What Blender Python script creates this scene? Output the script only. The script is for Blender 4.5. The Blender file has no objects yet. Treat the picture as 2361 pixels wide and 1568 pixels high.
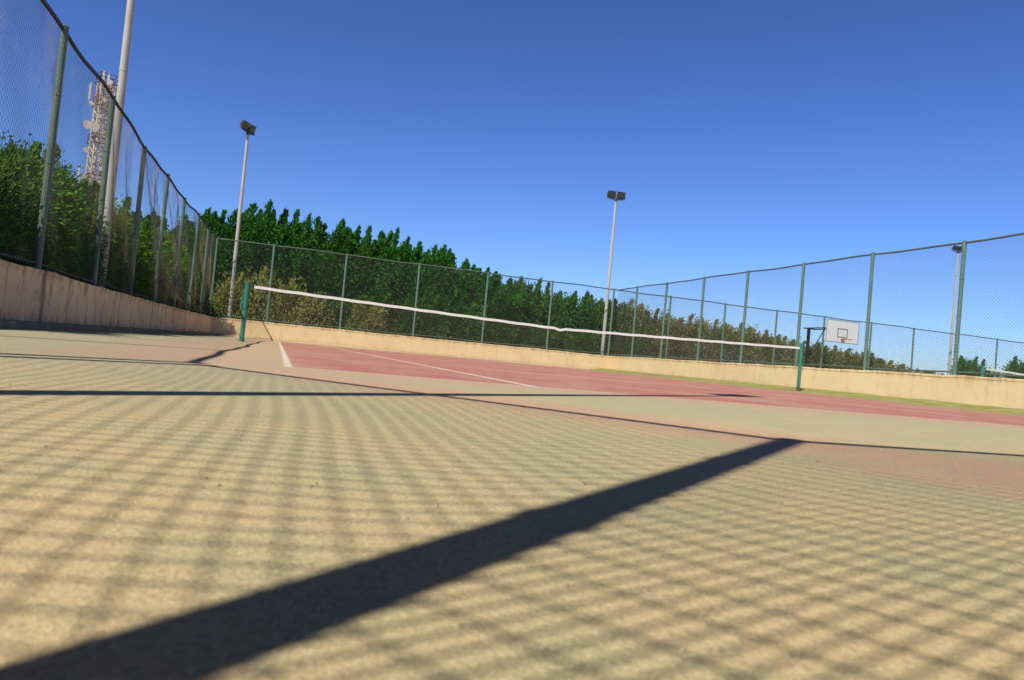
import bpy, math, random
import numpy as np
from mathutils import Vector, Matrix
rnd = random.Random(7)
scn = bpy.context.scene
COL = scn.collection

# ------------------------------------------------------------------ materials
class NT:
    def __init__(s, name):
        s.mat = bpy.data.materials.new(name); s.mat.use_nodes = True
        s.nt = s.mat.node_tree; s.nt.nodes.clear()
        s.out = s.nt.nodes.new('ShaderNodeOutputMaterial')
    def n(s, t, **kw):
        nd = s.nt.nodes.new(t)
        for k, v in kw.items(): setattr(nd, k, v)
        return nd
    def put(s, sock, v):
        if isinstance(v, bpy.types.NodeSocket): s.nt.links.new(v, sock)
        else: sock.default_value = v
    def m(s, op, a, b=None, c=None, clamp=False):
        nd = s.n('ShaderNodeMath', operation=op, use_clamp=clamp)
        s.put(nd.inputs[0], a)
        if b is not None: s.put(nd.inputs[1], b)
        if c is not None: s.put(nd.inputs[2], c)
        return nd.outputs[0]
    def mix(s, f, a, b, mode='MIX'):
        nd = s.n('ShaderNodeMix', data_type='RGBA', blend_type=mode)
        s.put(nd.inputs[0], f)
        s.put(nd.inputs[6], a if isinstance(a, bpy.types.NodeSocket) else (*a, 1))
        s.put(nd.inputs[7], b if isinstance(b, bpy.types.NodeSocket) else (*b, 1))
        return nd.outputs[2]
    def pos(s):
        return s.n('ShaderNodeNewGeometry').outputs['Position']
    def noise(s, scale, detail=4, rough=0.55, vec=None):
        nd = s.n('ShaderNodeTexNoise'); nd.inputs['Scale'].default_value = scale
        nd.inputs['Detail'].default_value = detail; nd.inputs['Roughness'].default_value = rough
        s.nt.links.new(vec if vec is not None else s.pos(), nd.inputs['Vector'])
        return nd.outputs[0]
    def ss(s, v, lo, hi):
        nd = s.n('ShaderNodeMapRange', interpolation_type='SMOOTHSTEP')
        s.put(nd.inputs['Value'], v); nd.inputs['From Min'].default_value = lo; nd.inputs['From Max'].default_value = hi
        return nd.outputs[0]
    def bsdf(s, col, rough=0.8, metal=0.0, spec=0.3, bump=None, bstr=0.3, bdist=0.01):
        b = s.n('ShaderNodeBsdfPrincipled')
        s.put(b.inputs['Base Color'], col if isinstance(col, bpy.types.NodeSocket) else (*col, 1))
        s.put(b.inputs['Roughness'], rough); b.inputs['Metallic'].default_value = metal
        b.inputs['Specular IOR Level'].default_value = spec
        if bump is not None:
            bn = s.n('ShaderNodeBump'); bn.inputs['Strength'].default_value = bstr; bn.inputs['Distance'].default_value = bdist
            s.put(bn.inputs['Height'], bump); s.nt.links.new(bn.outputs[0], b.inputs['Normal'])
        s.nt.links.new(b.outputs[0], s.out.inputs[0])
        return s.mat

def painted(name, c1, c2, sc=6.0, rough=0.55, lo=.45, hi=.7, metal=0.0, spec=.3):
    k = NT(name)
    f = k.ss(k.noise(sc, 6, .65), lo, hi)
    g = k.noise(sc*9, 3)
    c = k.mix(f, c1, c2)
    c = k.mix(k.m('MULTIPLY', g, .35), c, tuple(x*.55 for x in c1))
    return k.bsdf(c, rough, metal, spec, g, .2, .002)

M_post = painted('faded_green_paint', (.115,.20,.145), (.19,.235,.17), 4)
M_rail = painted('weathered_green_rail_paint', (.10,.15,.11), (.17,.16,.11), 5)
M_darkrail = painted('backlit_dark_rail_paint', (.03,.033,.03), (.06,.06,.045), 5)  # rail paint taken near black, its backlit shade put into the colour
M_wire = painted('weathered_galvanised_wire', (.11,.125,.11), (.18,.17,.13), 2, .6)
M_wire2 = painted('tan_mottled_wire', (.12,.12,.095), (.46,.34,.17), .8, .7, .48, .62)  # mottles the side fence wire from dark grey to tan
M_netpost = painted('sea_green_paint', (.04,.22,.15), (.07,.26,.19), 5, .4)
M_rust = painted('rusty_steel', (.17,.07,.03), (.09,.06,.05), 12, .8)
M_pole = painted('chalky_white_pole_paint', (.52,.48,.41), (.40,.33,.25), 3, .6, .5, .75)
M_black = painted('black_steel', (.02,.02,.022), (.035,.03,.028), 5, .5)
M_lamp = painted('dark_lamp_housing', (.055,.05,.042), (.09,.075,.055), 9, .5)
M_glass = NT('floodlight_glass').bsdf((.07,.07,.06), .12, 0, .6)
M_white = painted('white_board_paint', (.82,.81,.76), (.72,.69,.62), 3, .5, .55, .8)
M_mark = painted('faded_black_marking', (.10,.09,.085), (.2,.18,.16), 4, .6)
M_tape = painted('white_net_tape', (.80,.77,.68), (.68,.62,.52), 2.5, .8, .55, .8)
M_cord = NT('faded_net_cord').bsdf((.20,.16,.11), .9)
M_tower = painted('faded_cream_tower_paint', (.66,.56,.42), (.46,.30,.18), .35, .7, .50, .68)
M_dish = painted('antenna_white', (.72,.64,.52), (.6,.53,.42), .8, .5)
M_bark = painted('grey_brown_bark', (.11,.08,.055), (.19,.15,.11), 8, .95)
M_rim = painted('orange_rim_paint', (.45,.13,.05), (.25,.09,.05), 8, .5)
M_kerb = painted('shade_darkened_kerb', (.24,.18,.11), (.40,.31,.18), 2.5, .9)  # brown darkened to paint in the shadow along the wall's foot

def wallmat(name, c1, c2, stain, sa=1.0, joints=()):
    k = NT(name); p = k.pos()
    sp = k.n('ShaderNodeSeparateXYZ'); k.nt.links.new(p, sp.inputs[0])
    z = sp.outputs[2]
    mp = k.n('ShaderNodeMapping'); mp.inputs['Scale'].default_value = (1, 1, .25); k.nt.links.new(p, mp.inputs[0])
    streak = k.noise(5, 6, .7, mp.outputs[0])
    big = k.noise(.9, 5, .6); fine = k.noise(60, 4); blot = k.noise(4.5, 8, .7)
    c = k.mix(k.ss(big, .35, .68), c1, c2)
    top = k.m('MULTIPLY', k.ss(z, .50, .66), k.ss(streak, .40, .62))
    bot = k.m('MULTIPLY', k.m('SUBTRACT', 1.0, k.ss(z, .0, .26)), k.ss(streak, .36, .60))
    c = k.mix(k.m('MULTIPLY', top, .75), c, stain)
    c = k.mix(k.m('MULTIPLY', bot, .5*sa), c, stain)
    c = k.mix(k.m('MULTIPLY', k.ss(streak, .52, .68), .5*sa), c, stain)
    c = k.mix(k.m('MULTIPLY', k.ss(blot, .53, .68), .35*sa), c, stain)
    for (jy, jw) in joints:
        dj = k.m('ABSOLUTE', k.m('SUBTRACT', k.m('MULTIPLY_ADD', streak, .12, sp.outputs[1]), jy+.06))
        c = k.mix(k.m('MULTIPLY', k.m('SUBTRACT', 1.0, k.ss(dj, .0, jw)), .8), c, tuple(x*.5 for x in stain))
    c = k.mix(k.m('MULTIPLY', fine, .2), c, tuple(x*.6 for x in c1))
    return k.bsdf(c, .95, 0, .1, k.m('ADD', fine, streak), .5, .012)
M_wall = wallmat('cream_render', (.82,.635,.35), (.77,.57,.31), (.46,.30,.15), .5)
M_walld = wallmat('stained_peach_render', (.95,.70,.40), (.88,.59,.32), (.34,.20,.10), 1.5, ((9.45,.13),(13.6,.05),(18.2,.06)))

def courtmat():
    k = NT('worn_painted_court_surface'); p = k.pos()
    nz = k.n('ShaderNodeTexNoise'); nz.inputs['Scale'].default_value = 5; nz.inputs['Detail'].default_value = 6
    nz.inputs['Roughness'].default_value = .7
    k.nt.links.new(p, nz.inputs['Vector'])
    sp = k.n('ShaderNodeSeparateXYZ'); k.nt.links.new(p, sp.inputs[0])
    x0, y0 = sp.outputs[0], sp.outputs[1]
    sn = k.n('ShaderNodeSeparateColor'); k.nt.links.new(nz.outputs[1], sn.inputs[0])
    def dist(amt):
        return (k.m('MULTIPLY_ADD', k.m('SUBTRACT', sn.outputs[0], .5), amt, x0),
                k.m('MULTIPLY_ADD', k.m('SUBTRACT', sn.outputs[1], .5), amt, y0))
    xd, yd = dist(.16); xl, yl = dist(.02); xb, yb = dist(.8)
    def rect(x, y, a, b, c, d, e):
        f = k.ss(x, a-e, a+e); g = k.m('SUBTRACT', 1.0, k.ss(x, b-e, b+e))
        h = k.ss(y, c-e, c+e); i = k.m('SUBTRACT', 1.0, k.ss(y, d-e, d+e))
        return k.m('MULTIPLY', k.m('MULTIPLY', f, g), k.m('MULTIPLY', h, i))
    n1 = k.noise(.9, 8, .6); n2 = k.noise(3.3, 8, .65); fine = k.noise(150, 4, .75); mid = k.noise(22, 6, .7); gr = k.noise(260, 3, .8)
    base = k.mix(k.ss(n1, .36, .64), (.62,.465,.245), (.53,.44,.24))
    base = k.mix(k.m('MULTIPLY', k.ss(n2, .44, .66), .55), base, (.40,.40,.225))
    far = k.ss(y0, 1.2, 3.6)
    base = k.mix(k.m('MULTIPLY', far, .6), base, (.40,.38,.25))
    # left-over pink dust band
    A = Vector((0.0, 3.35)); B = Vector((1.42, 1.45)); t = (B-A).normalized(); nn = Vector((-t.y, t.x))
    d = k.m('ADD', k.m('MULTIPLY', k.m('SUBTRACT', xb, A.x), nn.x), k.m('MULTIPLY', k.m('SUBTRACT', yb, A.y), nn.y))
    band = k.m('SUBTRACT', 1.0, k.ss(k.m('ABSOLUTE', d), .06, .45))
    band = k.m('MULTIPLY', band, k.m('SUBTRACT', 1.0, k.ss(x0, 1.5, 2.1)))
    band = k.m('MULTIPLY', band, k.ss(xb, -.6, .2))
    dx = k.m('SUBTRACT', xb, 1.6); dy = k.m('SUBTRACT', yb, 1.05)
    r = k.m('SQRT', k.m('ADD', k.m('MULTIPLY', dx, dx), k.m('MULTIPLY', dy, dy)))
    blob = k.m('SUBTRACT', 1.0, k.ss(r, .2, .68))
    edge = rect(xb, yb, -1.0, 11.2, 3.45, 27, .35)
    pk = k.m('MAXIMUM', k.m('MAXIMUM', band, blob), k.m('MULTIPLY', edge, .8))
    base = k.mix(k.m('MULTIPLY', pk, k.m('MULTIPLY_ADD', n2, .5, .42)), base, (.60,.32,.22))
    # red play area
    red = rect(xd, yd, .09, 10.6, 3.97, 26.4, .05)
    redc = k.mix(k.ss(n2, .35, .68), (.42,.105,.088), (.48,.18,.14))
    redc = k.mix(k.m('MULTIPLY', k.ss(n1, .44, .66), .6), redc, (.53,.32,.23))
    redc = k.mix(k.m('MULTIPLY', k.ss(mid, .45, .7), .3), redc, (.55,.36,.27))
    base = k.mix(k.m('MULTIPLY', red, k.m('SUBTRACT', 1.0, k.m('MULTIPLY', k.ss(mid, .58, .74), .4))), base, redc)
    gs = k.m('MULTIPLY', k.ss(xd, 10.5, 10.8), k.ss(y0, 2.0, 4.0))
    base = k.mix(k.m('MULTIPLY', gs, .92), base, k.mix(k.ss(n2, .4, .6), (.24,.235,.055), (.33,.30,.11)))
    lines = None
    for (a, b, c, dd, wt) in [(.05,.09,3.93,26.5,1),(.05,10.6,3.93,4.0,.4),(1.41,1.48,3.93,26.5,.95),(9.64,9.71,3.93,26.5,.7),
                          (1.42,9.70,8.15,8.25,.7),(5.54,5.61,8.2,21,.8),(1.42,9.7,20.95,21.05,.8),(.05,10.6,26.4,26.5,.8)]:
        q = k.m('MULTIPLY', rect(xl, yl, a, b, c, dd, .006), wt)
        lines = q if lines is None else k.m('MAXIMUM', lines, q)
    lw = k.m('MULTIPLY', lines, k.m('MULTIPLY_ADD', k.m('SUBTRACT', 1.0, k.ss(mid, .45, .64)), .5, .38))
    base = k.mix(lw, base, (.80,.72,.62))
    # grain, blotches, pale scuffs
    base = k.mix(k.m('MULTIPLY', k.ss(mid, .52, .76), .28), base, (.30,.32,.18))
    base = k.mix(k.m('MULTIPLY', k.ss(fine, .47, .63), .48), base, (.27,.22,.13))
    base = k.mix(k.m('MULTIPLY', k.ss(gr, .52, .64), .5), base, (.90,.77,.52))
    base = k.mix(k.m('MULTIPLY', k.ss(k.noise(7.5, 9, .8), .65, .72), .6), base, (.86,.82,.72))
    h = k.m('ADD', k.m('MULTIPLY', fine, .7), k.m('MULTIPLY', gr, .5))
    return k.bsdf(base, .93, 0, .12, h, .65, .005)
M_court = courtmat()
def vergemat(name, a, b, c3):
    k = NT(name); c = k.mix(k.ss(k.noise(2.5, 7, .7), .38, .62), a, b)
    c = k.mix(k.m('MULTIPLY', k.ss(k.noise(16, 6, .7), .5, .7), .6), c, c3)
    return k.bsdf(c, .95, 0, .1, k.noise(40, 4), .5, .01)
M_verge = vergemat('mossy_green_verge', (.25,.245,.065), (.38,.34,.13), (.17,.16,.05))
M_verge2 = vergemat('sandy_verge', (.56,.42,.24), (.48,.36,.21), (.30,.20,.12))
def sandmat():
    k = NT('dusty_sand')
    c = k.mix(k.ss(k.noise(.15, 8), .35, .65), (.42,.32,.2), (.34,.27,.17))
    c = k.mix(k.m('MULTIPLY', k.noise(6, 6), .5), c, (.22,.18,.11))
    return k.bsdf(c, .95, 0, .1)
M_sand = sandmat()
M_peb = painted('pale_grit', (.50,.42,.28), (.26,.20,.13), 9, .9)

def leafmat(name, dark, light, dry, dryamt):
    k = NT(name)
    g = k.n('ShaderNodeNewGeometry'); oi = k.n('ShaderNodeObjectInfo')
    c = k.mix(g.outputs['Random Per Island'], dark, light)
    c = k.mix(k.m('MULTIPLY', k.ss(k.noise(.9, 4), .5, .66), .8), c, tuple(x*.6 for x in dark))
    c = k.mix(k.m('MULTIPLY', k.ss(k.m('ADD', k.m('MULTIPLY', g.outputs['Random Per Island'], .35), k.noise(.5, 5)), .62, .80), dryamt), c, dry)
    c = k.mix(k.m('MULTIPLY', oi.outputs['Random'], .3), c, tuple(x*.6 for x in light))
    d = k.n('ShaderNodeBsdfDiffuse'); k.put(d.inputs[0], c)
    tcol = k.mix(.4, c, (.12,.26,.02))
    t = k.n('ShaderNodeBsdfTranslucent'); k.put(t.inputs[0], tcol)
    a = k.n('ShaderNodeMixShader'); a.inputs[0].default_value = .24
    k.nt.links.new(d.outputs[0], a.inputs[1]); k.nt.links.new(t.outputs[0], a.inputs[2])
    k.nt.links.new(a.outputs[0], k.out.inputs[0])
    return k.mat
M_leaf = leafmat('dark_green_leaves', (.022,.098,.018), (.075,.27,.04), (.12,.20,.03), .2)
M_shrub = leafmat('dark_shrub_leaves', (.03,.12,.02), (.10,.27,.045), (.18,.20,.05), .25)
M_hedge = leafmat('bright_hedge_leaves', (.035,.12,.014), (.14,.36,.035), (.22,.26,.05), .3)
M_leafo = leafmat('olive_dusty_leaves', (.13,.17,.035), (.28,.31,.085), (.42,.32,.15), .7)
M_leafd = leafmat('dry_yellow_leaves', (.26,.31,.07), (.46,.48,.15), (.46,.30,.12), .4)

# ------------------------------------------------------------------ mesh builder
class MB:
    def __init__(s): s.v = []; s.f = []
    def tube(s, pts, rad, seg=10, caps=True):
        pts = [Vector(p) for p in pts]
        if not hasattr(rad, '__len__'): rad = [rad]*len(pts)
        b = len(s.v); ref = None
        for i, p in enumerate(pts):
            a = pts[max(i-1, 0)]; c = pts[min(i+1, len(pts)-1)]
            t = (c-a).normalized()
            if ref is None: ref = Vector((0,0,1)) if abs(t.z) < .9 else Vector((1,0,0))
            u = (ref - t*ref.dot(t)).normalized(); w = t.cross(u); ref = u
            for j in range(seg):
                q = 2*math.pi*j/seg
                s.v.append(p + u*math.cos(q)*rad[i] + w*math.sin(q)*rad[i])
        for i in range(len(pts)-1):
            for j in range(seg):
                j2 = (j+1) % seg
                s.f.append((b+i*seg+j, b+i*seg+j2, b+(i+1)*seg+j2, b+(i+1)*seg+j))
        if caps:
            s.f.append(tuple(b+j for j in reversed(range(seg))))
            s.f.append(tuple(b+(len(pts)-1)*seg+j for j in range(seg)))
        return s
    def box(s, c, d, R=None, taper=1.0):
        b = len(s.v); c = Vector(c)
        for z in (-1, 1):
            k = taper if z > 0 else 1
            for (x, y) in ((-1,-1),(1,-1),(1,1),(-1,1)):
                q = Vector((x*d[0]/2*k, y*d[1]/2*k, z*d[2]/2))
                if R is not None: q = R @ q
                s.v.append(c+q)
        s.f += [(b,b+3,b+2,b+1),(b+4,b+5,b+6,b+7)] + [(b+i, b+(i+1)%4, b+4+(i+1)%4, b+4+i) for i in range(4)]
        return s
    def disc(s, c, n, r, depth, seg=20):
        n = Vector(n).normalized(); c = Vector(c)
        s.tube([c, c+n*depth*.6, c+n*depth], [r*.55, r*.95, r], seg)
        return s

def obj(name, mb, mat, parent=None, smooth=False, bevel=0, kind=None):
    me = bpy.data.meshes.new(name)
    off = parent.location if parent is not None and not parent.get('_local') else Vector((0,0,0))
    vs = [tuple(Vector(v)-off) for v in mb.v] if parent is not None else [tuple(v) for v in mb.v]
    me.from_pydata(vs, [], mb.f); me.update()
    if smooth: me.shade_smooth()
    me.materials.append(mat)
    o = bpy.data.objects.new(name, me); COL.objects.link(o)
    if parent is not None: o.parent = parent
    if bevel:
        bm = o.modifiers.new('bevel', 'BEVEL'); bm.width = bevel; bm.segments = 2; bm.limit_method = 'ANGLE'
    if kind: o['kind'] = kind
    return o
def thing(name, label, cat, loc=(0,0,0), group=None):
    e = bpy.data.objects.new(name, None); COL.objects.link(e); e.location = loc; e.empty_display_size = .2
    e['label'] = label; e['category'] = cat
    if group: e['group'] = group
    return e

# ------------------------------------------------------------------ layout constants (metres; X along net, Y along court)
XL1, XR, YF, YN = -2.70, 13.60, 28.0, -0.51
WH, FH, WT = 0.66, 3.50, 0.26
SA = math.radians(47.9); SE = math.radians(48)

# ------------------------------------------------------------------ ground
mb = MB(); R = 900
mb.v = [(-R,-R,0),(R,-R,0),(R,R,0),(-R,R,0)]; mb.f = [(0,1,2,3)]
g = obj('ground', mb, M_sand, kind='structure'); g['label'] = 'flat dusty sand plain'
mb = MB(); mb.v = [(-4.0,-1.2,.004),(13.6,-1.2,.004),(13.6,28.1,.004),(-4.0,28.1,.004)]; mb.f = [(0,1,2,3)]
o = obj('court_surface', mb, M_court, kind='structure')
mb = MB(); mb.v = [(13.6,-1.2,.004),(46,-1.2,.004),(46,28.1,.004),(13.6,28.1,.004)]; mb.f = [(0,1,2,3)]
k = NT('faded_green_court'); M_c2 = k.bsdf(k.mix(k.ss(k.noise(1, 6), .4, .6), (.36,.34,.2), (.26,.28,.15)), .9)
obj('neighbouring_court_surface', mb, M_c2, kind='structure')
# sloping verges that meet the walls
def verge(name, a, b, inward, w, h, mat, seed):
    r = random.Random(seed); mb = MB(); a = Vector(a); b = Vector(b); inn = Vector(inward)
    n = int((b-a).length/.3)
    for i in range(n+1):
        p = a.lerp(b, i/n); ww = w*(1+r.uniform(-.12,.12)); j = r.uniform(-.008,.008)
        for (t, z) in ((0, h+j), (.25, h*.92+j), (.55, h*.55+j), (.85, h*.16), (1.0, .002)):
            q = p+inn*ww*t; mb.v.append((q.x, q.y, z))
    for i in range(n):
        for j in range(4): mb.f.append((i*5+j, i*5+j+1, (i+1)*5+j+1, (i+1)*5+j))
    return obj(name, mb, mat, smooth=True, kind='structure')
verge('mossy_ground_verge', (13.48,YN+.2), (13.48,27.86), (-1,0), 1.5, .10, M_verge, 3)
verge('sandy_ground_verge', (-2.2,27.88), (13.46,27.88), (0,-1), 1.1, .085, M_verge2, 4)

# ------------------------------------------------------------------ walls
def wall(path, label, mat, kerb=0):
    mid = Vector(path[0]).lerp(Vector(path[-1]), .5)
    T = thing('low_wall', label, 'wall', (mid.x, mid.y, 0))
    mb = MB(); r = random.Random(len(path)+int(mid.x*7))
    pts = []
    for i in range(len(path)-1):
        a, b = Vector(path[i]), Vector(path[i+1]); n = max(1, int((b-a).length/.22))
        for j in range(n): pts.append(a.lerp(b, j/n))
    pts.append(Vector(path[-1]))
    w = 0
    for i, p in enumerate(pts):
        a = pts[max(i-1,0)]; c = pts[min(i+1,len(pts)-1)]
        t = (c-a).normalized(); n = Vector((t.y, -t.x))
        w = w*.7 + r.uniform(-.008,.008)
        h = WH + w
        prof = [(-WT/2, -.02), (-WT/2, h-.055), (-WT/2-.009+r.uniform(-.003,.003), h-.048), (-WT/2-.009, h-.010), (-WT/2+.005, h),
                (WT/2-.005, h), (WT/2+.009, h-.010), (WT/2+.009+r.uniform(-.003,.003), h-.048), (WT/2, h-.055), (WT/2, -.02)]
        for (d, z) in prof:
            q = p + n*d; mb.v.append((q.x, q.y, z))
    m = 10
    for i in range(len(pts)-1):
        for j in range(m-1):
            mb.f.append((i*m+j, i*m+j+1, (i+1)*m+j+1, (i+1)*m+j))
    mb.f.append(tuple(range(m))); mb.f.append(tuple(reversed(range((len(pts)-1)*m, len(pts)*m))))
    obj('wall_body', mb, mat, T)
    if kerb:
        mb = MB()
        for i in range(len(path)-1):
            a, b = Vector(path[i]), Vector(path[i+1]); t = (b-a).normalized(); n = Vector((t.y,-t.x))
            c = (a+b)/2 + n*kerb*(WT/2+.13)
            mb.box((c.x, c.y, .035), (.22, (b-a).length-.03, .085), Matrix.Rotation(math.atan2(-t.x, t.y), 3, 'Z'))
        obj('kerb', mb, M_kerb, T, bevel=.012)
    return T
LP = [(XL1,1.33),(XL1,17.8),(-2.40,27.86)]
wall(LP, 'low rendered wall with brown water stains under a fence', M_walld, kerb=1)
wall([(-2.53,YF),(46,YF)], 'long low cream rendered wall beneath the end fence', M_wall)
wall([(XR,YN+.14),(XR,YF-.14)], 'low cream rendered wall dividing two courts', M_wall)
wall([(-2.62,1.19),(-1.06,-.40)], 'short low wall across the court corner', M_walld)
wall([(-.98,YN),(XR-.2,YN)], 'low cream wall along the near end', M_wall)

# ------------------------------------------------------------------ chain link fences
def path_fn(path):
    P = [Vector(p) for p in path]; L = [0]
    for i in range(len(P)-1): L.append(L[-1]+(P[i+1]-P[i]).length)
    def f(s):
        s = min(max(s, 0), L[-1]-1e-6)
        for i in range(len(P)-1):
            if s <= L[i+1]:
                t = (P[i+1]-P[i]).normalized()
                return P[i]+t*(s-L[i]), Vector((t.y,-t.x))
        return P[-1], Vector((1,0))
    return f, L[-1]
def fence(path, posts, label, wmat, rmat, disp=None, wr=.0023, p=.071, railsag=.012, step=.45, seed=1, pr=.042, wob=.004):
    f, L = path_fn(path)
    r = random.Random(seed)
    p0, _ = f(L/2)
    T = thing('chain_link_fence', label, 'fence', (p0.x, p0.y, WH))
    ph = [r.uniform(0, 6) for _ in range(4)]
    def topz(s):
        return FH + railsag*math.sin(s*1.15+ph[0]) + railsag*.6*math.sin(s*2.9+ph[1])
    if disp is None:
        def disp(s, h): return .018*math.sin(s*2.3+ph[2])*math.sin((h-WH)/(FH-WH)*math.pi)
    for s in posts:
        q, n = f(s); mb = MB()
        lean = r.uniform(-.012,.012)
        zt = topz(s)+.03
        mb.tube([(q.x, q.y, WH-.01), (q.x+n.x*lean, q.y+n.y*lean, 2.0), (q.x+n.x*lean*2, q.y+n.y*lean*2, zt)], [pr]*3, 12)
        mb.tube([(q.x+n.x*lean*2, q.y+n.y*lean*2, zt), (q.x+n.x*lean*2, q.y+n.y*lean*2, zt+.02)], [pr+.005,.02], 12)
        for zz in (WH+.5, 1.9, 2.7):
            mb.tube([(q.x+n.x*lean*(zz/1.75), q.y+n.y*lean*(zz/1.75), zz), (q.x+n.x*lean*(zz/1.75), q.y+n.y*lean*(zz/1.75), zz+.022)], [pr+.005]*2, 12)
        obj('fence_post', mb, M_post, T, smooth=False)
    N = max(2, int(L/.4)); pts = []
    for i in range(N+1):
        s = L*i/N; q, n = f(s); pts.append((q.x, q.y, topz(s)))
    obj('top_rail', MB().tube(pts, .024, 8), rmat, T, smooth=True)
    pts2 = []
    for i in range(N+1):
        s = L*i/N; q, n = f(s); pts2.append((q.x, q.y, WH+.07+.01*math.sin(s*1.7)))
    obj('bottom_rail', MB().tube(pts2, .017, 6), rmat, T, smooth=True)
    H0, H1 = WH+.04, FH-.0
    V = []; F = []
    Hh = H1-H0
    def wire(poly):
        b = len(V)
        for i, q in enumerate(poly):
            a = poly[max(i-1,0)]; c = poly[min(i+1,len(poly)-1)]
            t = (c-a).normalized(); u = Vector((t.y, -t.x, 0)); 
            if u.length < 1e-4: u = Vector((1,0,0))
            u.normalize(); w = t.cross(u)
            for j in range(3):
                an = 2*math.pi*j/3
                V.append(q+u*math.cos(an)*wr+w*math.sin(an)*wr)
        for i in range(len(poly)-1):
            for j in range(3):
                j2 = (j+1)%3
                F.append((b+i*3+j, b+i*3+j2, b+(i+1)*3+j2, b+(i+1)*3+j))
    for sgn in (1, -1):
        kmin = int(-Hh/p)-2; kmax = int((L+Hh)/p)+2
        for kk in range(kmin, kmax):
            s0 = kk*p
            lo, hi = 0.0, Hh
            if sgn > 0: lo = max(lo, -s0); hi = min(hi, L-s0)
            else: lo = max(lo, s0-L); hi = min(hi, s0)
            if hi-lo < .05: continue
            n = max(1, int((hi-lo)/step)); poly = []
            for i in range(n+1):
                h = lo+(hi-lo)*i/n; s = s0+sgn*h
                env = math.sin(min(max(h/Hh,0),1)*math.pi)
                q, nn = f(s+env*wob*3*math.sin(h*3.1+s*1.7)); d = disp(s, H0+h) + sgn*.002
                dz = 0
                if h >= Hh-.01: dz = topz(s)-FH
                poly.append(Vector((q.x+nn.x*d, q.y+nn.y*d, H0+h+dz+wob*math.sin(s*5.1+h*3))))
            wire(poly)
    o = obj('wire_mesh', type('X', (), {'v': V, 'f': F})(), wmat, T)
    return T

def leftdisp(s, h):
    y = s+1.3; t = (h-WH)/(FH-WH); tt = math.sin(min(max(t,0),1)*math.pi)
    loose = math.exp(-((y-18.5)/4.5)**2)
    d = (.05+.07*loose)*math.sin(s*1.9)*tt + (.025+.05*loose)*math.sin(s*4.3+h*2)*tt + .03*loose*math.sin(s*11+h*4)*tt
    b = math.exp(-((y-16.4)/1.0)**2)*.60 + math.exp(-((y-19.4)/1.0)**2)*.40 + math.exp(-((y-13.6)/.9)**2)*.15 + math.exp(-((y-23.6)/1.4)**2)*.25
    d += b*max(0, 1-t*1.15)**1.3*(1+.35*math.sin(y*7))
    return d
fence(LP, [y-1.3 for y in (1.37,4.2,6.9,9.57,12.25,15.05,17.8,20.4,23.0,25.5)], 'tall chain-link fence with sagging tan mesh on a stained wall',
      M_wire2, M_darkrail, leftdisp, seed=3, railsag=.03, step=.22, wr=.0016, wob=.008)
fence([(-2.40,YF),(46,YF)], [0.02]+[x+2.4 for x in (-.43,2.2,5.0,7.8,10.6,13.42,16.2,19.0,21.8,24.5,27.3,30.0,32.8,35.6,38.4,41.2,44)],
      'long green chain-link fence along the end wall', M_wire, M_rail, seed=5, railsag=.012, wr=.0015)
fence([(XR,YN),(XR,YF-.08)], [y-YN for y in (YN+.02,1.9,4.3,6.75,9.2,11.6,14.05,16.5,19.0,21.4,23.9,26.2)],
      'green chain-link fence dividing two courts', M_wire, M_rail, seed=9, railsag=.012, wr=.0021)
def cornerdisp(s, h):
    t = math.sin(min(max((h-WH)/(FH-WH),0),1)*math.pi)
    return t*(.055*math.sin(s*2.6+h*1.1) + .022*math.sin(s*6.5+h*2.3+1))
fence([(-2.66,1.29),(-1.01,YN+.01)], [0.06], 'short chain-link panel cutting off the court corner', M_wire, M_rail, cornerdisp, seed=11, wr=.0022, step=.16, pr=.039, wob=.007)
def neardisp(s, h):
    t = math.sin(min(max((h-WH)/(FH-WH),0),1)*math.pi)
    return t*(.03*math.sin(s*2.2+1+h*.7) + .010*math.sin(s*5.5+h*2.0))
fence([(-1.0,YN),(XR-.1,YN)], [0.0,2.75,5.5,8.2,11,13.7], 'green chain-link fence at the near end of the court', M_wire, M_rail, neardisp, seed=13, wr=.0025, step=.22, pr=.039, wob=.005)

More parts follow.
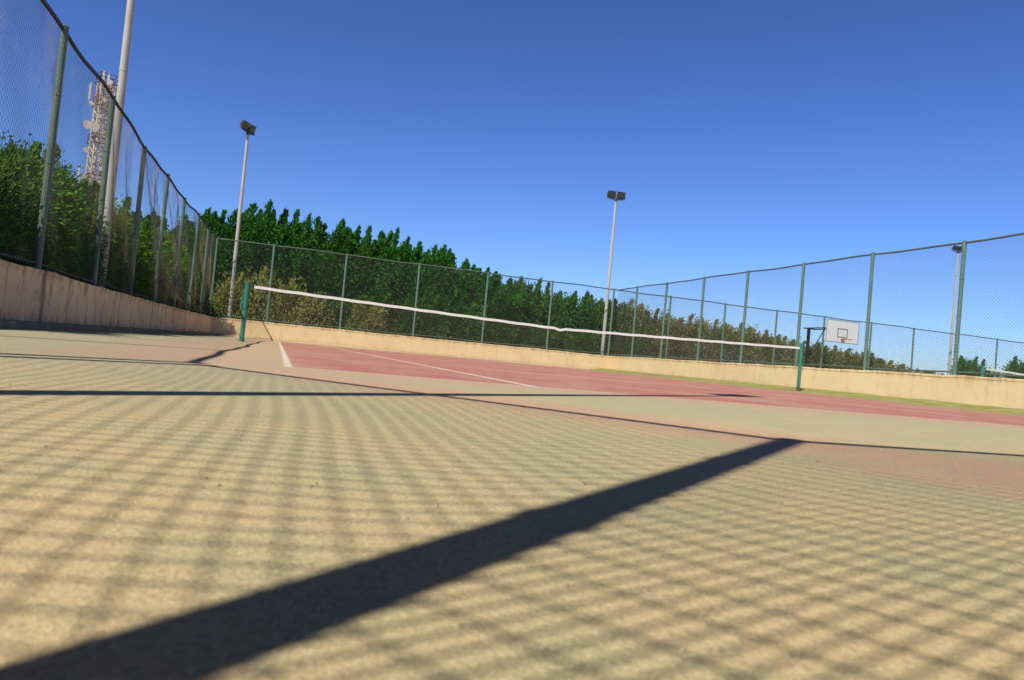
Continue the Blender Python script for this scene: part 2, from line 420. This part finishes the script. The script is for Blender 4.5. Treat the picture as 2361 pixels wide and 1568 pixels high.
# ------------------------------------------------------------------ tennis nets
def net(x0, x1, y, label, fine=True):
    xm = (x0+x1)/2
    T = thing('tennis_net', label, 'tennis net', (xm, y, 0), 'tennis nets on the courts')
    def top(x):
        t = (x-xm)/((x1-x0)/2); return .925 + .165*abs(t)**1.15
    a, b = x0+.13, x1-.06
    N = 90; mb = MB()
    for i in range(N+1):
        x = a+(b-a)*i/N; z = top(x)+.004*math.sin(i*1.3)
        if abs(x-xm) < .09: z -= .035
        for dz, dy in ((0,-.006),(0,.006),(-.052,.009),(-.052,-.009)):
            mb.v.append((x, y+dy, z+dz))
    for i in range(N):
        for j in range(4): mb.f.append((i*4+j, i*4+(j+1)%4, (i+1)*4+(j+1)%4, (i+1)*4+j))
    mb.f.append((0,1,2,3)); mb.f.append((N*4+3,N*4+2,N*4+1,N*4))
    obj('net_tape', mb, M_tape, T)
    mb = MB()
    def bot(x): return .10+.03*math.sin(x*1.3)
    sp = .045 if fine else .12
    n = int((b-a)/sp)
    for i in range(n+1):
        x = a+(b-a)*i/n; sw = .03*math.sin(x*2.0)
        mb.tube([(x, y, top(x)-.04), (x+.02, y+sw, (top(x)+bot(x))/2), (x, y+sw*.5, bot(x))], .0012, 3, False)
    rows = 18 if fine else 7
    for j in range(1, rows+1):
        pts = []
        for i in range(60):
            x = a+(b-a)*i/59; t = j/rows; z = (top(x)-.05)*(1-t)+bot(x)*t
            pts.append((x, y+.03*math.sin(x*2)*math.sin(t*2.2), z))
        mb.tube(pts, .0010 if j < rows else .003, 3, False)
    obj('net_mesh', mb, M_cord, T)
    for (xp, sd) in ((x0, 1), (x1, -1)):
        mb = MB(); hh = 1.11 if sd > 0 else 1.16
        mb.tube([(xp, y, 0), (xp+.004*sd, y, hh)], .042, 14)
        mb.tube([(xp, y, hh), (xp, y, hh+.025)], [.047,.042], 14)
        if sd > 0:
            mb.box((xp-.067, y, .74), (.035,.05,.24)); mb.box((xp-.045, y, .66), (.04,.03,.03)); mb.box((xp-.045, y, .84), (.04,.03,.03))
            mb.tube([(xp-.07, y-.025, .70), (xp-.07, y-.09, .70)], .010, 8)
        obj('net_post', mb, M_netpost, T, smooth=False)
        mb = MB(); mb.tube([(xp, y, .0), (xp, y, .05)], [.055,.05], 12); mb.box((xp, y-.0, .09), (.095,.095,.03))
        obj('post_collar', mb, M_rust if sd < 0 else M_netpost, T)
        ex = a if sd > 0 else b
        obj('tension_cable', MB().tube([(xp+.03*sd, y, hh-.04), (ex, y, top(ex)-.02)], .005, 6), M_black, T)
        if sd > 0:
            obj('lacing_cord', MB().tube([(xp+.045, y, .55), (a, y, .58)], .004, 5), M_cord, T)
    return T
net(-.64, 12.16, 14.6, 'sagging tennis net with white tape and green posts')
net(18.1, 30.9, 14.6, 'tennis net with white tape on the neighbouring court', fine=False)

# ------------------------------------------------------------------ light poles
def light_pole(loc, H, rot, label, r0=.09, spread=.27, tilt=25, s=.76):
    spread *= s
    T = thing('light_pole', label, 'light pole', loc, 'floodlight poles around the courts')
    T.rotation_euler = (0, 0, rot); T['_local'] = 1
    mb = MB(); n = 12
    mb.tube([(0,0,H*i/n) for i in range(n+1)], [r0*(1-.42*i/n) for i in range(n+1)], 14)
    mb.tube([(0,0,H*.5),(0,0,H*.5+.05)], [r0*.84]*2, 14)
    mb.box((0,0,.02), (.34,.34,.03))
    obj('post', mb, M_pole, T, smooth=False)
    mb = MB(); mb.box((0,0,H+.02), (spread*2+.25*s,.06,.05)); mb.tube([(0,0,H-.1),(0,0,H+.03)], r0*.62, 10)
    mb.tube([(-spread*.9,0,H),(0,0,H-.12)], .012, 6); mb.tube([(spread*.9,0,H),(0,0,H-.12)], .012, 6)
    obj('crossbar', mb, M_lamp, T)
    for sx, tw in ((-1, .0), (1, .0)):
        R = Matrix.Rotation(math.radians(tilt), 3, 'X') @ Matrix.Rotation(tw, 3, 'Z')
        c = Vector((sx*spread, -.02, H+.24*s))
        mb = MB()
        mb.box(c + R@Vector((0,.05*s,0)), (.44*s,.10*s,.36*s), R)
        mb.box(c + R@Vector((0,.13*s,.0)), (.32*s,.08*s,.24*s), R)
        mb.box(c + R@Vector((0,.19*s,.0)), (.14*s,.06*s,.14*s), R)
        for j in range(5): mb.box(c + R@Vector(((-.13+.065*j)*s,.19*s,.0)), (.008,.05*s,.22*s), R)
        h = obj('floodlight', mb, M_lamp, T, bevel=.006)
        mb = MB(); mb.box(c + R@Vector((0,-.004,0)), (.38*s,.012,.30*s), R); obj('lamp_glass', mb, M_glass, T).parent = h
        mb = MB()
        for q in (-1,1): mb.box((sx*spread+q*.235*s, .02, H+.14*s), (.012,.04,.26*s))
        mb.box((sx*spread, .02, H+.05*s), (.48*s,.04,.012))
        obj('bracket', mb, M_lamp, T).parent = h
    return T
light_pole((-1.76,28.5,0), 7.60, math.radians(60), 'tall white light pole with two floodlights behind the fence corner', s=.80, r0=.082)
light_pole((13.42,28.6,0), 7.50, math.radians(-8), 'tall white light pole with two side-by-side floodlights', s=.80, r0=.085)
light_pole((33.15,28.6,0), 7.85, math.radians(-5), 'tall white light pole with floodlights beyond the neighbouring court', r0=.075, s=.66, tilt=50)
light_pole((-3.12,14.7,0), 9.4, math.radians(80), 'tall grey light pole standing behind the hedge', r0=.085)
light_pole((-2.10,.10,0), 9.2, math.radians(40), 'tall light pole behind the corner fence panel', r0=.055, s=1)

# ------------------------------------------------------------------ basketball hoop
bx, by = 23.4, 25.6
T = thing('basketball_hoop', 'white basketball backboard on a black steel stand', 'basketball hoop', (bx, by+2.1, 0))
zc = 2.66
obj('backboard', MB().box((bx, by, zc), (1.75,.04,.98)), M_white, T, bevel=.004)
mb = MB()
for (cx, cz, w, h) in ((0,.475,1.75,.02),(0,-.475,1.75,.02),(-.865,0,.02,.92),(.865,0,.02,.92)):
    mb.box((bx+cx, by-.0225, zc+cz), (w,.006,h))
zi = -.06
for (cx, cz, w, h) in ((0,.18+zi,.54,.035),(0,-.18+zi,.54,.035),(-.255,zi,.035,.325),(.255,zi,.035,.325)):
    mb.box((bx+cx, by-.0225, zc+cz), (w,.006,h))
obj('board_markings', mb, M_mark, T)
mb = MB(); pts = [(bx+.225*math.cos(t), by-.30+.225*math.sin(t), zc-.33) for t in np.linspace(0, 2*math.pi, 25)]
mb.tube(pts, .010, 6, False); mb.box((bx, by-.05, zc-.34), (.14,.08,.08))
mb.tube([(bx-.06,by-.05,zc-.36),(bx-.15,by-.2,zc-.34)], .01, 6); mb.tube([(bx+.06,by-.05,zc-.36),(bx+.15,by-.2,zc-.34)], .01, 6)
obj('rim', mb, M_rim, T)
mb = MB(); mb.box((bx, by+2.1, 1.42), (.11,.11,2.84)); mb.box((bx, by+2.1, .03), (.6,.6,.05))
obj('stand_post', mb, M_black, T, bevel=.006)
mb = MB()
mb.box((bx-.3, by+1.05, zc+.16), (.045,2.02,.045)); mb.box((bx+.3, by+1.05, zc+.16), (.045,2.02,.045))
mb.box((bx, by+2.03, zc+.16), (.7,.05,.05)); mb.box((bx, by+.05, zc+.16), (.7,.05,.12))
mb.tube([(bx,by+2.05,1.5),(bx-.3,by+.7,zc+.14)], .022, 8); mb.tube([(bx,by+2.05,1.5),(bx+.3,by+.7,zc+.14)], .022, 8)
obj('support_arm', mb, M_black, T)

# ------------------------------------------------------------------ telecom tower
tx, ty = -18.2, 79.6
T = thing('telecom_tower', 'rusty lattice telecom tower carrying white dishes and antennas', 'telecom tower', (tx, ty, 0))
TH = 23.3
mb = MB(); w0, w1 = .98, .62
def cr(i, z):
    w = w0+(w1-w0)*z/TH; sx, sy = ((-1,-1),(1,-1),(1,1),(-1,1))[i % 4]
    a = .5
    x, y = sx*w, sy*w
    return Vector((tx+x*math.cos(a)-y*math.sin(a), ty+x*math.sin(a)+y*math.cos(a), z))
for i in range(4): mb.tube([cr(i,0), cr(i,TH)], .09, 6)
nb = 26
for b in range(nb):
    z0, z1 = TH*b/nb, TH*(b+1)/nb
    for i in range(4):
        mb.tube([cr(i,z0), cr(i+1,z1)], .042, 4); mb.tube([cr(i+1,z0), cr(i,z1)], .042, 4); mb.tube([cr(i,z1), cr(i+1,z1)], .045, 4)
obj('lattice_frame', mb, M_tower, T)
mb = MB(); mb.box((tx+.4, ty-.2, TH/2), (.3,.06,TH))
for i in range(60): mb.box((tx+.4, ty-.3, TH*i/60), (.36,.05,.05))
mb.tube([(tx-.3,ty,0),(tx-.3,ty,TH+1.2)], .13, 6); mb.tube([(tx+.1,ty,0),(tx+.1,ty,TH)], .07, 6)
obj('ladder', mb, M_tower, T)
for z in (13.2, 17.2, 20.9, 23.2):
    mb = MB()
    for i in range(4):
        a, b = cr(i,z), cr(i+1,z); c = Vector((tx,ty,z))
        A = c+(a-c)*1.25; B = c+(b-c)*1.25
        for dz in (0,.5,.9): mb.tube([A+Vector((0,0,dz)), B+Vector((0,0,dz))], .035, 4)
        mb.tube([A, A+Vector((0,0,.9))], .035, 4); mb.tube([a, A], .05, 4)
    obj('platform', mb, M_rust, T)
for (dx, z, r) in ((-.9,18.6,.40),(-.25,18.5,.38),(-.8,16.2,.26),(.0,19.6,.2),(.6,23.0,.24),(-.8,20.7,.2),(.3,21.2,.2),(-.2,15.2,.22),(.6,14.6,.2),(-.8,13.6,.24)):
    mb = MB(); mb.disc((tx+dx, ty-1.5, z), (.25,-1,0), r, .3); mb.tube([(tx+dx,ty-1.5,z),(tx+dx*.6,ty-.6,z)], .05, 6)
    obj('dish_antenna', mb, M_dish, T)
for (dx, z, h) in ((-1.1,22.0,1.4),(1.0,21.5,1.4),(.35,23.7,.9),(-1.3,14.0,1.4),(1.0,18.2,1.2)):
    mb = MB(); mb.box((tx+dx, ty-1.1, z+h/2-.8), (.16,.12,h)); mb.tube([(tx+dx,ty-1,z-1.0),(tx+dx,ty-1,z+h-.5)], .04, 6)
    mb.tube([(tx+dx,ty-1,z),(tx+dx*.5,ty-.5,z)], .04, 5)
    obj('panel_antenna', mb, M_dish, T)

# ------------------------------------------------------------------ trees
def leaves(P, D, L, W, rs):
    n = len(P)
    D = D/np.linalg.norm(D, axis=1, keepdims=True)
    r = rs.normal(size=(n,3)); S = np.cross(D, r); S /= np.linalg.norm(S, axis=1, keepdims=True)
    Nn = np.cross(S, D)
    L = L[:,None]; W = W[:,None]
    a = P; b = P+D*L*.45+S*W*.5+Nn*W*.12; c = P+D*L-Nn*L*.12; d = P+D*L*.45-S*W*.5+Nn*W*.12
    V = np.stack([a,b,c,d], 1).reshape(-1,3)
    return V
def mesh_np(name, V, mat):
    n = len(V)//4; me = bpy.data.meshes.new(name)
    me.vertices.add(len(V)); me.vertices.foreach_set('co', V.astype(np.float32).ravel())
    me.loops.add(n*4); me.loops.foreach_set('vertex_index', np.arange(n*4, dtype=np.int32))
    me.polygons.add(n); me.polygons.foreach_set('loop_start', np.arange(0, n*4, 4, dtype=np.int32))
    me.update(calc_edges=True); me.validate(); me.materials.append(mat)
    return me
def make_tree(seed, H, Wd, plumes, nclump, mat, leafL=.14, base=.1, pr=.26, body_top=.72, pvar=.18, pdepth=.30, dens=1.0, taper=.8, cs=1.0):
    rs = np.random.RandomState(seed); Ps = []; Ds = []; limbs = MB()
    limbs.tube([(0,0,0),(.03,.02,H*.25),(-.02,.03,H*.5),(.03,0,H*.8)], [.10,.075,.05,.02], 7)
    for i in range(nclump):
        t = rs.rand(); z = H*(base + (body_top-base)*t)
        rr = Wd*(.55+.45*math.sin(math.pi*min(1, .15+t*.8)))*(.35+.65*rs.rand()**.5)
        a = rs.rand()*6.283; c = np.array([rr*math.cos(a), rr*math.sin(a)*.85, z])
        if i % 5 == 0: limbs.tube([(0,0,max(.1,z-.7)), (c[0]*.5,c[1]*.5,z-.25), tuple(c)], [.025,.014,.005], 5, False)
        m = int(rs.randint(38, 75)*dens); s = rs.uniform(.12,.24)*cs
        q = rs.normal(size=(m,3))*s*np.array([1,1,1.2]); q = np.clip(q, -.45, .45)
        out = np.array([c[0],c[1],0])/(np.linalg.norm(c[:2])+1e-3)
        Ps.append(c+q); Ds.append(q*2.0+out*.45+np.array([.10,0,.25])+rs.normal(size=(m,3))*.35)
    for pz in range(plumes):
        a = 6.283*(pz+rs.rand()*.6)/plumes; r0 = Wd*(.78 if pz else .1)*(.6+.4*rs.rand())
        bx_, by_ = r0*math.cos(a), r0*math.sin(a)*.7
        z0 = H*(body_top-pdepth); z1 = H*(1-pvar*rs.rand()*(pz > 0)); lean = rs.uniform(.08,.30)
        limbs.tube([(bx_*.5,by_*.5,z0-.3),(bx_,by_,z0),(bx_+lean,by_,z1-.1)], [.03,.02,.004], 5, False)
        nk = int((z1-z0)/.065)
        lump = rs.uniform(0,6); prr = pr*rs.uniform(.75,1.2)
        for j in range(nk):
            t = j/(nk-1); zz = z0+(z1-z0)*t; cx = bx_+lean*t**1.5
            rad = (prr*(1-t)**taper+.015)*(.6+.7*rs.rand())*(1+.3*math.sin(zz*9+lump))
            for kx in range(4):
                a = rs.rand()*6.283; dirv = np.array([math.cos(a), math.sin(a), .5+1.1*t])
                m = int(rs.randint(8, 13)*dens*(1-.35*t)); tt = rs.rand(m,1)
                Ps.append(np.array([cx,by_,zz])+dirv*rad*tt+rs.normal(size=(m,3))*.025)
                Ds.append(dirv*(1.1-t)+np.array([.3*(1-t),0,1.1*t])+rs.normal(size=(m,3))*(.5-.25*t))
    P = np.concatenate(Ps); D = np.concatenate(Ds); P[:,2] = np.maximum(P[:,2], .05)
    n = len(P)
    V = leaves(P, D, leafL*rs.uniform(.7,1.35,n), leafL*.48*rs.uniform(.7,1.3,n), rs)
    crown = mesh_np('crown', V, mat)
    me = bpy.data.meshes.new('trunk'); me.from_pydata([tuple(v) for v in limbs.v], [], limbs.f); me.materials.append(M_bark)
    return me, crown
tall = [make_tree(10+i, 5.0, .98, 6, 175, M_leaf, pr=.42, pvar=.20, body_top=.82, pdepth=.26, leafL=.125, taper=.85, dens=1.15) for i in range(6)]
low = [make_tree(30+i, 3.2, 1.1, 7, 120, M_shrub, body_top=.86, pr=.24) for i in range(4)]
hedge = [make_tree(40+i, 3.0, .9, 7, 120, M_hedge, body_top=.88, pr=.22, leafL=.075, base=.16, dens=2.6, cs=.85) for i in range(3)]
oliv = [make_tree(50+i, 3.0, 1.2, 7, 110, M_leafo, body_top=.86, leafL=.12, pr=.22) for i in range(3)]
dry = [make_tree(70+i, 2.0, .9, 4, 60, M_leafd, body_top=.9, leafL=.11, pr=.16) for i in range(2)]
def tree(kind, x, y, h, H0, label, cat='tree', name='tree', group=None, wide=1.0):
    tm, cm = kind[rnd.randrange(len(kind))]
    T = thing(name, label, cat, (x, y, 0), group)
    for nm, me in (('trunk', tm), ('crown', cm)):
        o = bpy.data.objects.new(nm, me); COL.objects.link(o); o.parent = T
    s = h/H0
    T.scale = (wide*rnd.uniform(.9,1.1), wide*rnd.uniform(.9,1.1), s)
    T.rotation_euler = (rnd.uniform(-.03,.03), rnd.uniform(0,.05), rnd.uniform(-.5,.5))
    return T
xs = [-4,-2.8,-.7,1.4,3.96,6.4,8.86,12.2,16.7,19.5,24,28,32,36]
hs = [4.4,4.75,5.35,5.15,4.85,4.4,3.85,3.35,3.0,2.65,2.45,2.3,1.8,1.6]
def prof(x): return float(np.interp(x, xs, hs))
G1 = 'row of wind-leaning trees behind the end fence'
LT = 'slender dark green tree with pointed wind-swept shoots'
x = -6.0
while x < 9.4:
    tree(tall, x, 30.2+rnd.uniform(-.25,.25), prof(x)*rnd.uniform(.93,1.05), 5.0, LT, group=G1, name='slender_tree')
    x += rnd.uniform(.9,1.1)
x = -6.5
while x < 9.8:
    tree(tall, x, 31.4+rnd.uniform(-.3,.3), prof(x)*rnd.uniform(.97,1.04), 5.0, LT, group=G1, name='slender_tree')
    x += rnd.uniform(1.0,1.3)
x = 9.4
while x < 16.5:
    tree(low, x, 30.3+rnd.uniform(-.3,.4), prof(x)*rnd.uniform(.90,1.05), 3.2, 'bushy green tree behind the end fence', group=G1, name='bushy_tree')
    x += rnd.uniform(1.0,1.3)
x = 1.5
while x < 15:
    tree(low, x, 29.45+rnd.uniform(-.1,.2), min(prof(x)*.6, 2.4)*rnd.uniform(.8,1.05), 3.2, 'bushy dark shrub filling the space below taller trees', 'shrub', 'shrub', 'understorey shrubs behind the end fence', wide=.9)
    x += rnd.uniform(1.7,2.2)
x = 10.5
while x < 20:
    tree(low, x, 31.9+rnd.uniform(-.3,.3), prof(x)*rnd.uniform(.85,.97), 3.2, 'bushy green tree behind the end fence', group=G1, name='bushy_tree')
    x += rnd.uniform(1.3,1.6)
x = 15.0
while x < 34:
    tree(oliv, x, 30.0+rnd.uniform(-.3,.5), prof(x)*rnd.uniform(.85,1.1), 3.0, 'dusty olive tree behind the end fence', group='dusty olive trees behind the end fence', name='bushy_tree')
    x += rnd.uniform(1.3,1.6)
tree(low, 37.4, 31, 2.6, 3.2, 'small green tree beyond the fence', name='bushy_tree', wide=.9)
tree(low, 38.6, 31, 2.1, 3.2, 'small green tree beyond the fence', name='bushy_tree', wide=.8)
tree(low, 41.4, 31, 2.9, 3.2, 'rounded green tree beyond the fence', name='bushy_tree', wide=.9)
tree(low, 43.2, 31, 2.6, 3.2, 'rounded green tree beyond the fence', name='bushy_tree', wide=.9)
for (x, y, h) in ((-1.7,29.0,2.3),(-.9,28.95,2.6),(.1,28.95,2.3),(1.1,28.95,1.9),(3.3,28.9,1.7)):
    tree(dry, x, y, h, 2.0, 'dry yellow-green shrub pressed against the fence', 'shrub', 'dry_shrub', 'dry shrubs at the fence corner', wide=.8)
G2 = 'hedge trees along the side fence'
y = 7.5
while y < 28.5:
    hh = 2.5+.3*math.sin(y*1.7)+rnd.uniform(-.2,.15) - (.25 if y < 13.5 else 0)
    tree(hedge, -3.85+rnd.uniform(-.06,.06), y, hh, 3.0, 'dense green hedge tree behind the side fence', group=G2, name='hedge_tree', wide=.95)
    y += rnd.uniform(.85,1.1)
y = 8
while y < 30:
    tree(hedge, -5.3+rnd.uniform(-.3,.3), y, 2.4+rnd.uniform(-.3,.2), 3.0, 'dense green hedge tree behind the side fence', group=G2, name='hedge_tree', wide=1.1)
    y += rnd.uniform(1.4,1.8)

# ------------------------------------------------------------------ grit on the court
mb = MB(); r = random.Random(5)
for i in range(560):
    y = .45+r.random()**1.3*7; x = r.uniform(-.8, 1.0)*(.4+y*.8)+.3*y
    if x < -2.2: continue
    s = r.uniform(.0012,.0038)*(1 if r.random() < .93 else 1.9); b = len(mb.v)
    for (dx,dy,dz) in ((-1,0,0),(0,-1,.1),(1,.1,0),(.1,1,0),(0,0,1),(.4,.3,.8)):
        mb.v.append((x+dx*s*r.uniform(.6,1.4), y+dy*s*r.uniform(.6,1.4), .004+dz*s*r.uniform(.4,1)))
    mb.f += [(b,b+1,b+4),(b+1,b+2,b+5),(b+1,b+5,b+4),(b+2,b+3,b+5),(b+3,b+4,b+5),(b+3,b,b+4)]
o = obj('scattered_grit', mb, M_peb, kind='stuff'); o['label'] = 'small stones and dry leaf bits on the court'; o['category'] = 'grit'

# ------------------------------------------------------------------ light and sky
w = bpy.data.worlds.new('World'); scn.world = w; w.use_nodes = True
nt = w.node_tree; nt.nodes.clear()
sky = nt.nodes.new('ShaderNodeTexSky'); sky.sky_type = 'NISHITA'; sky.sun_disc = False
sky.sun_elevation = SE; sky.sun_rotation = SA+math.pi; sky.air_density = 1.0; sky.dust_density = .6; sky.ozone_density = 2.0
gm = nt.nodes.new('ShaderNodeGamma'); gm.inputs[1].default_value = 1.38
tint = nt.nodes.new('ShaderNodeMix'); tint.data_type = 'RGBA'; tint.blend_type = 'MULTIPLY'; tint.inputs[0].default_value = 1
tint.inputs[7].default_value = (.80, .98, 1.46, 1)
tc = nt.nodes.new('ShaderNodeTexCoord'); sx = nt.nodes.new('ShaderNodeSeparateXYZ'); nt.links.new(tc.outputs['Generated'], sx.inputs[0])
mr = nt.nodes.new('ShaderNodeMapRange'); mr.inputs['From Min'].default_value = .48; mr.inputs['From Max'].default_value = .64
mr.inputs['To Min'].default_value = 1; mr.inputs['To Max'].default_value = .08
nt.links.new(sx.outputs[2], mr.inputs['Value'])
bg = nt.nodes.new('ShaderNodeBackground')
ml = nt.nodes.new('ShaderNodeMath'); ml.operation = 'MULTIPLY'; ml.inputs[1].default_value = .053
nt.links.new(mr.outputs[0], ml.inputs[0]); nt.links.new(ml.outputs[0], bg.inputs[1])
wo = nt.nodes.new('ShaderNodeOutputWorld')
nt.links.new(sky.outputs[0], gm.inputs[0]); nt.links.new(gm.outputs[0], tint.inputs[6]); nt.links.new(tint.outputs[2], bg.inputs[0]); nt.links.new(bg.outputs[0], wo.inputs[0])
sd = bpy.data.lights.new('sun', 'SUN'); sd.energy = 5.0; sd.angle = math.radians(.42); sd.color = (1, .955, .86)
so = bpy.data.objects.new('sun', sd); COL.objects.link(so)
d = Vector((math.sin(SA)*math.cos(SE), math.cos(SA)*math.cos(SE), -math.sin(SE)))
so.rotation_euler = d.to_track_quat('-Z', 'Y').to_euler(); so.location = (-10,-10,15)

# ------------------------------------------------------------------ camera
cam = bpy.data.cameras.new('camera'); co = bpy.data.objects.new('camera', cam); COL.objects.link(co); scn.camera = co
cam.lens = 25.37; cam.sensor_width = 36; cam.clip_start = .02; cam.clip_end = 3000
yaw, pit, rol = math.radians(17.94), math.radians(1.48), math.radians(5.3)
fw = Vector((math.sin(yaw)*math.cos(pit), math.cos(yaw)*math.cos(pit), math.sin(pit)))
r0 = Vector((math.cos(yaw), -math.sin(yaw), 0)); u0 = r0.cross(fw)
Rr = r0*math.cos(rol)+u0*math.sin(rol); Uu = -r0*math.sin(rol)+u0*math.cos(rol)
Mx = Matrix((Rr, Uu, -fw)).transposed().to_4x4(); Mx.translation = Vector((0,0,.154))
co.matrix_world = Mx
cam.dof.use_dof = True; cam.dof.focus_distance = 12; cam.dof.aperture_fstop = 11
scn.view_settings.view_transform = 'Standard'; scn.view_settings.look = 'None'; scn.view_settings.exposure = 0
for o in list(scn.objects):
    if '_local' in o: del o['_local']
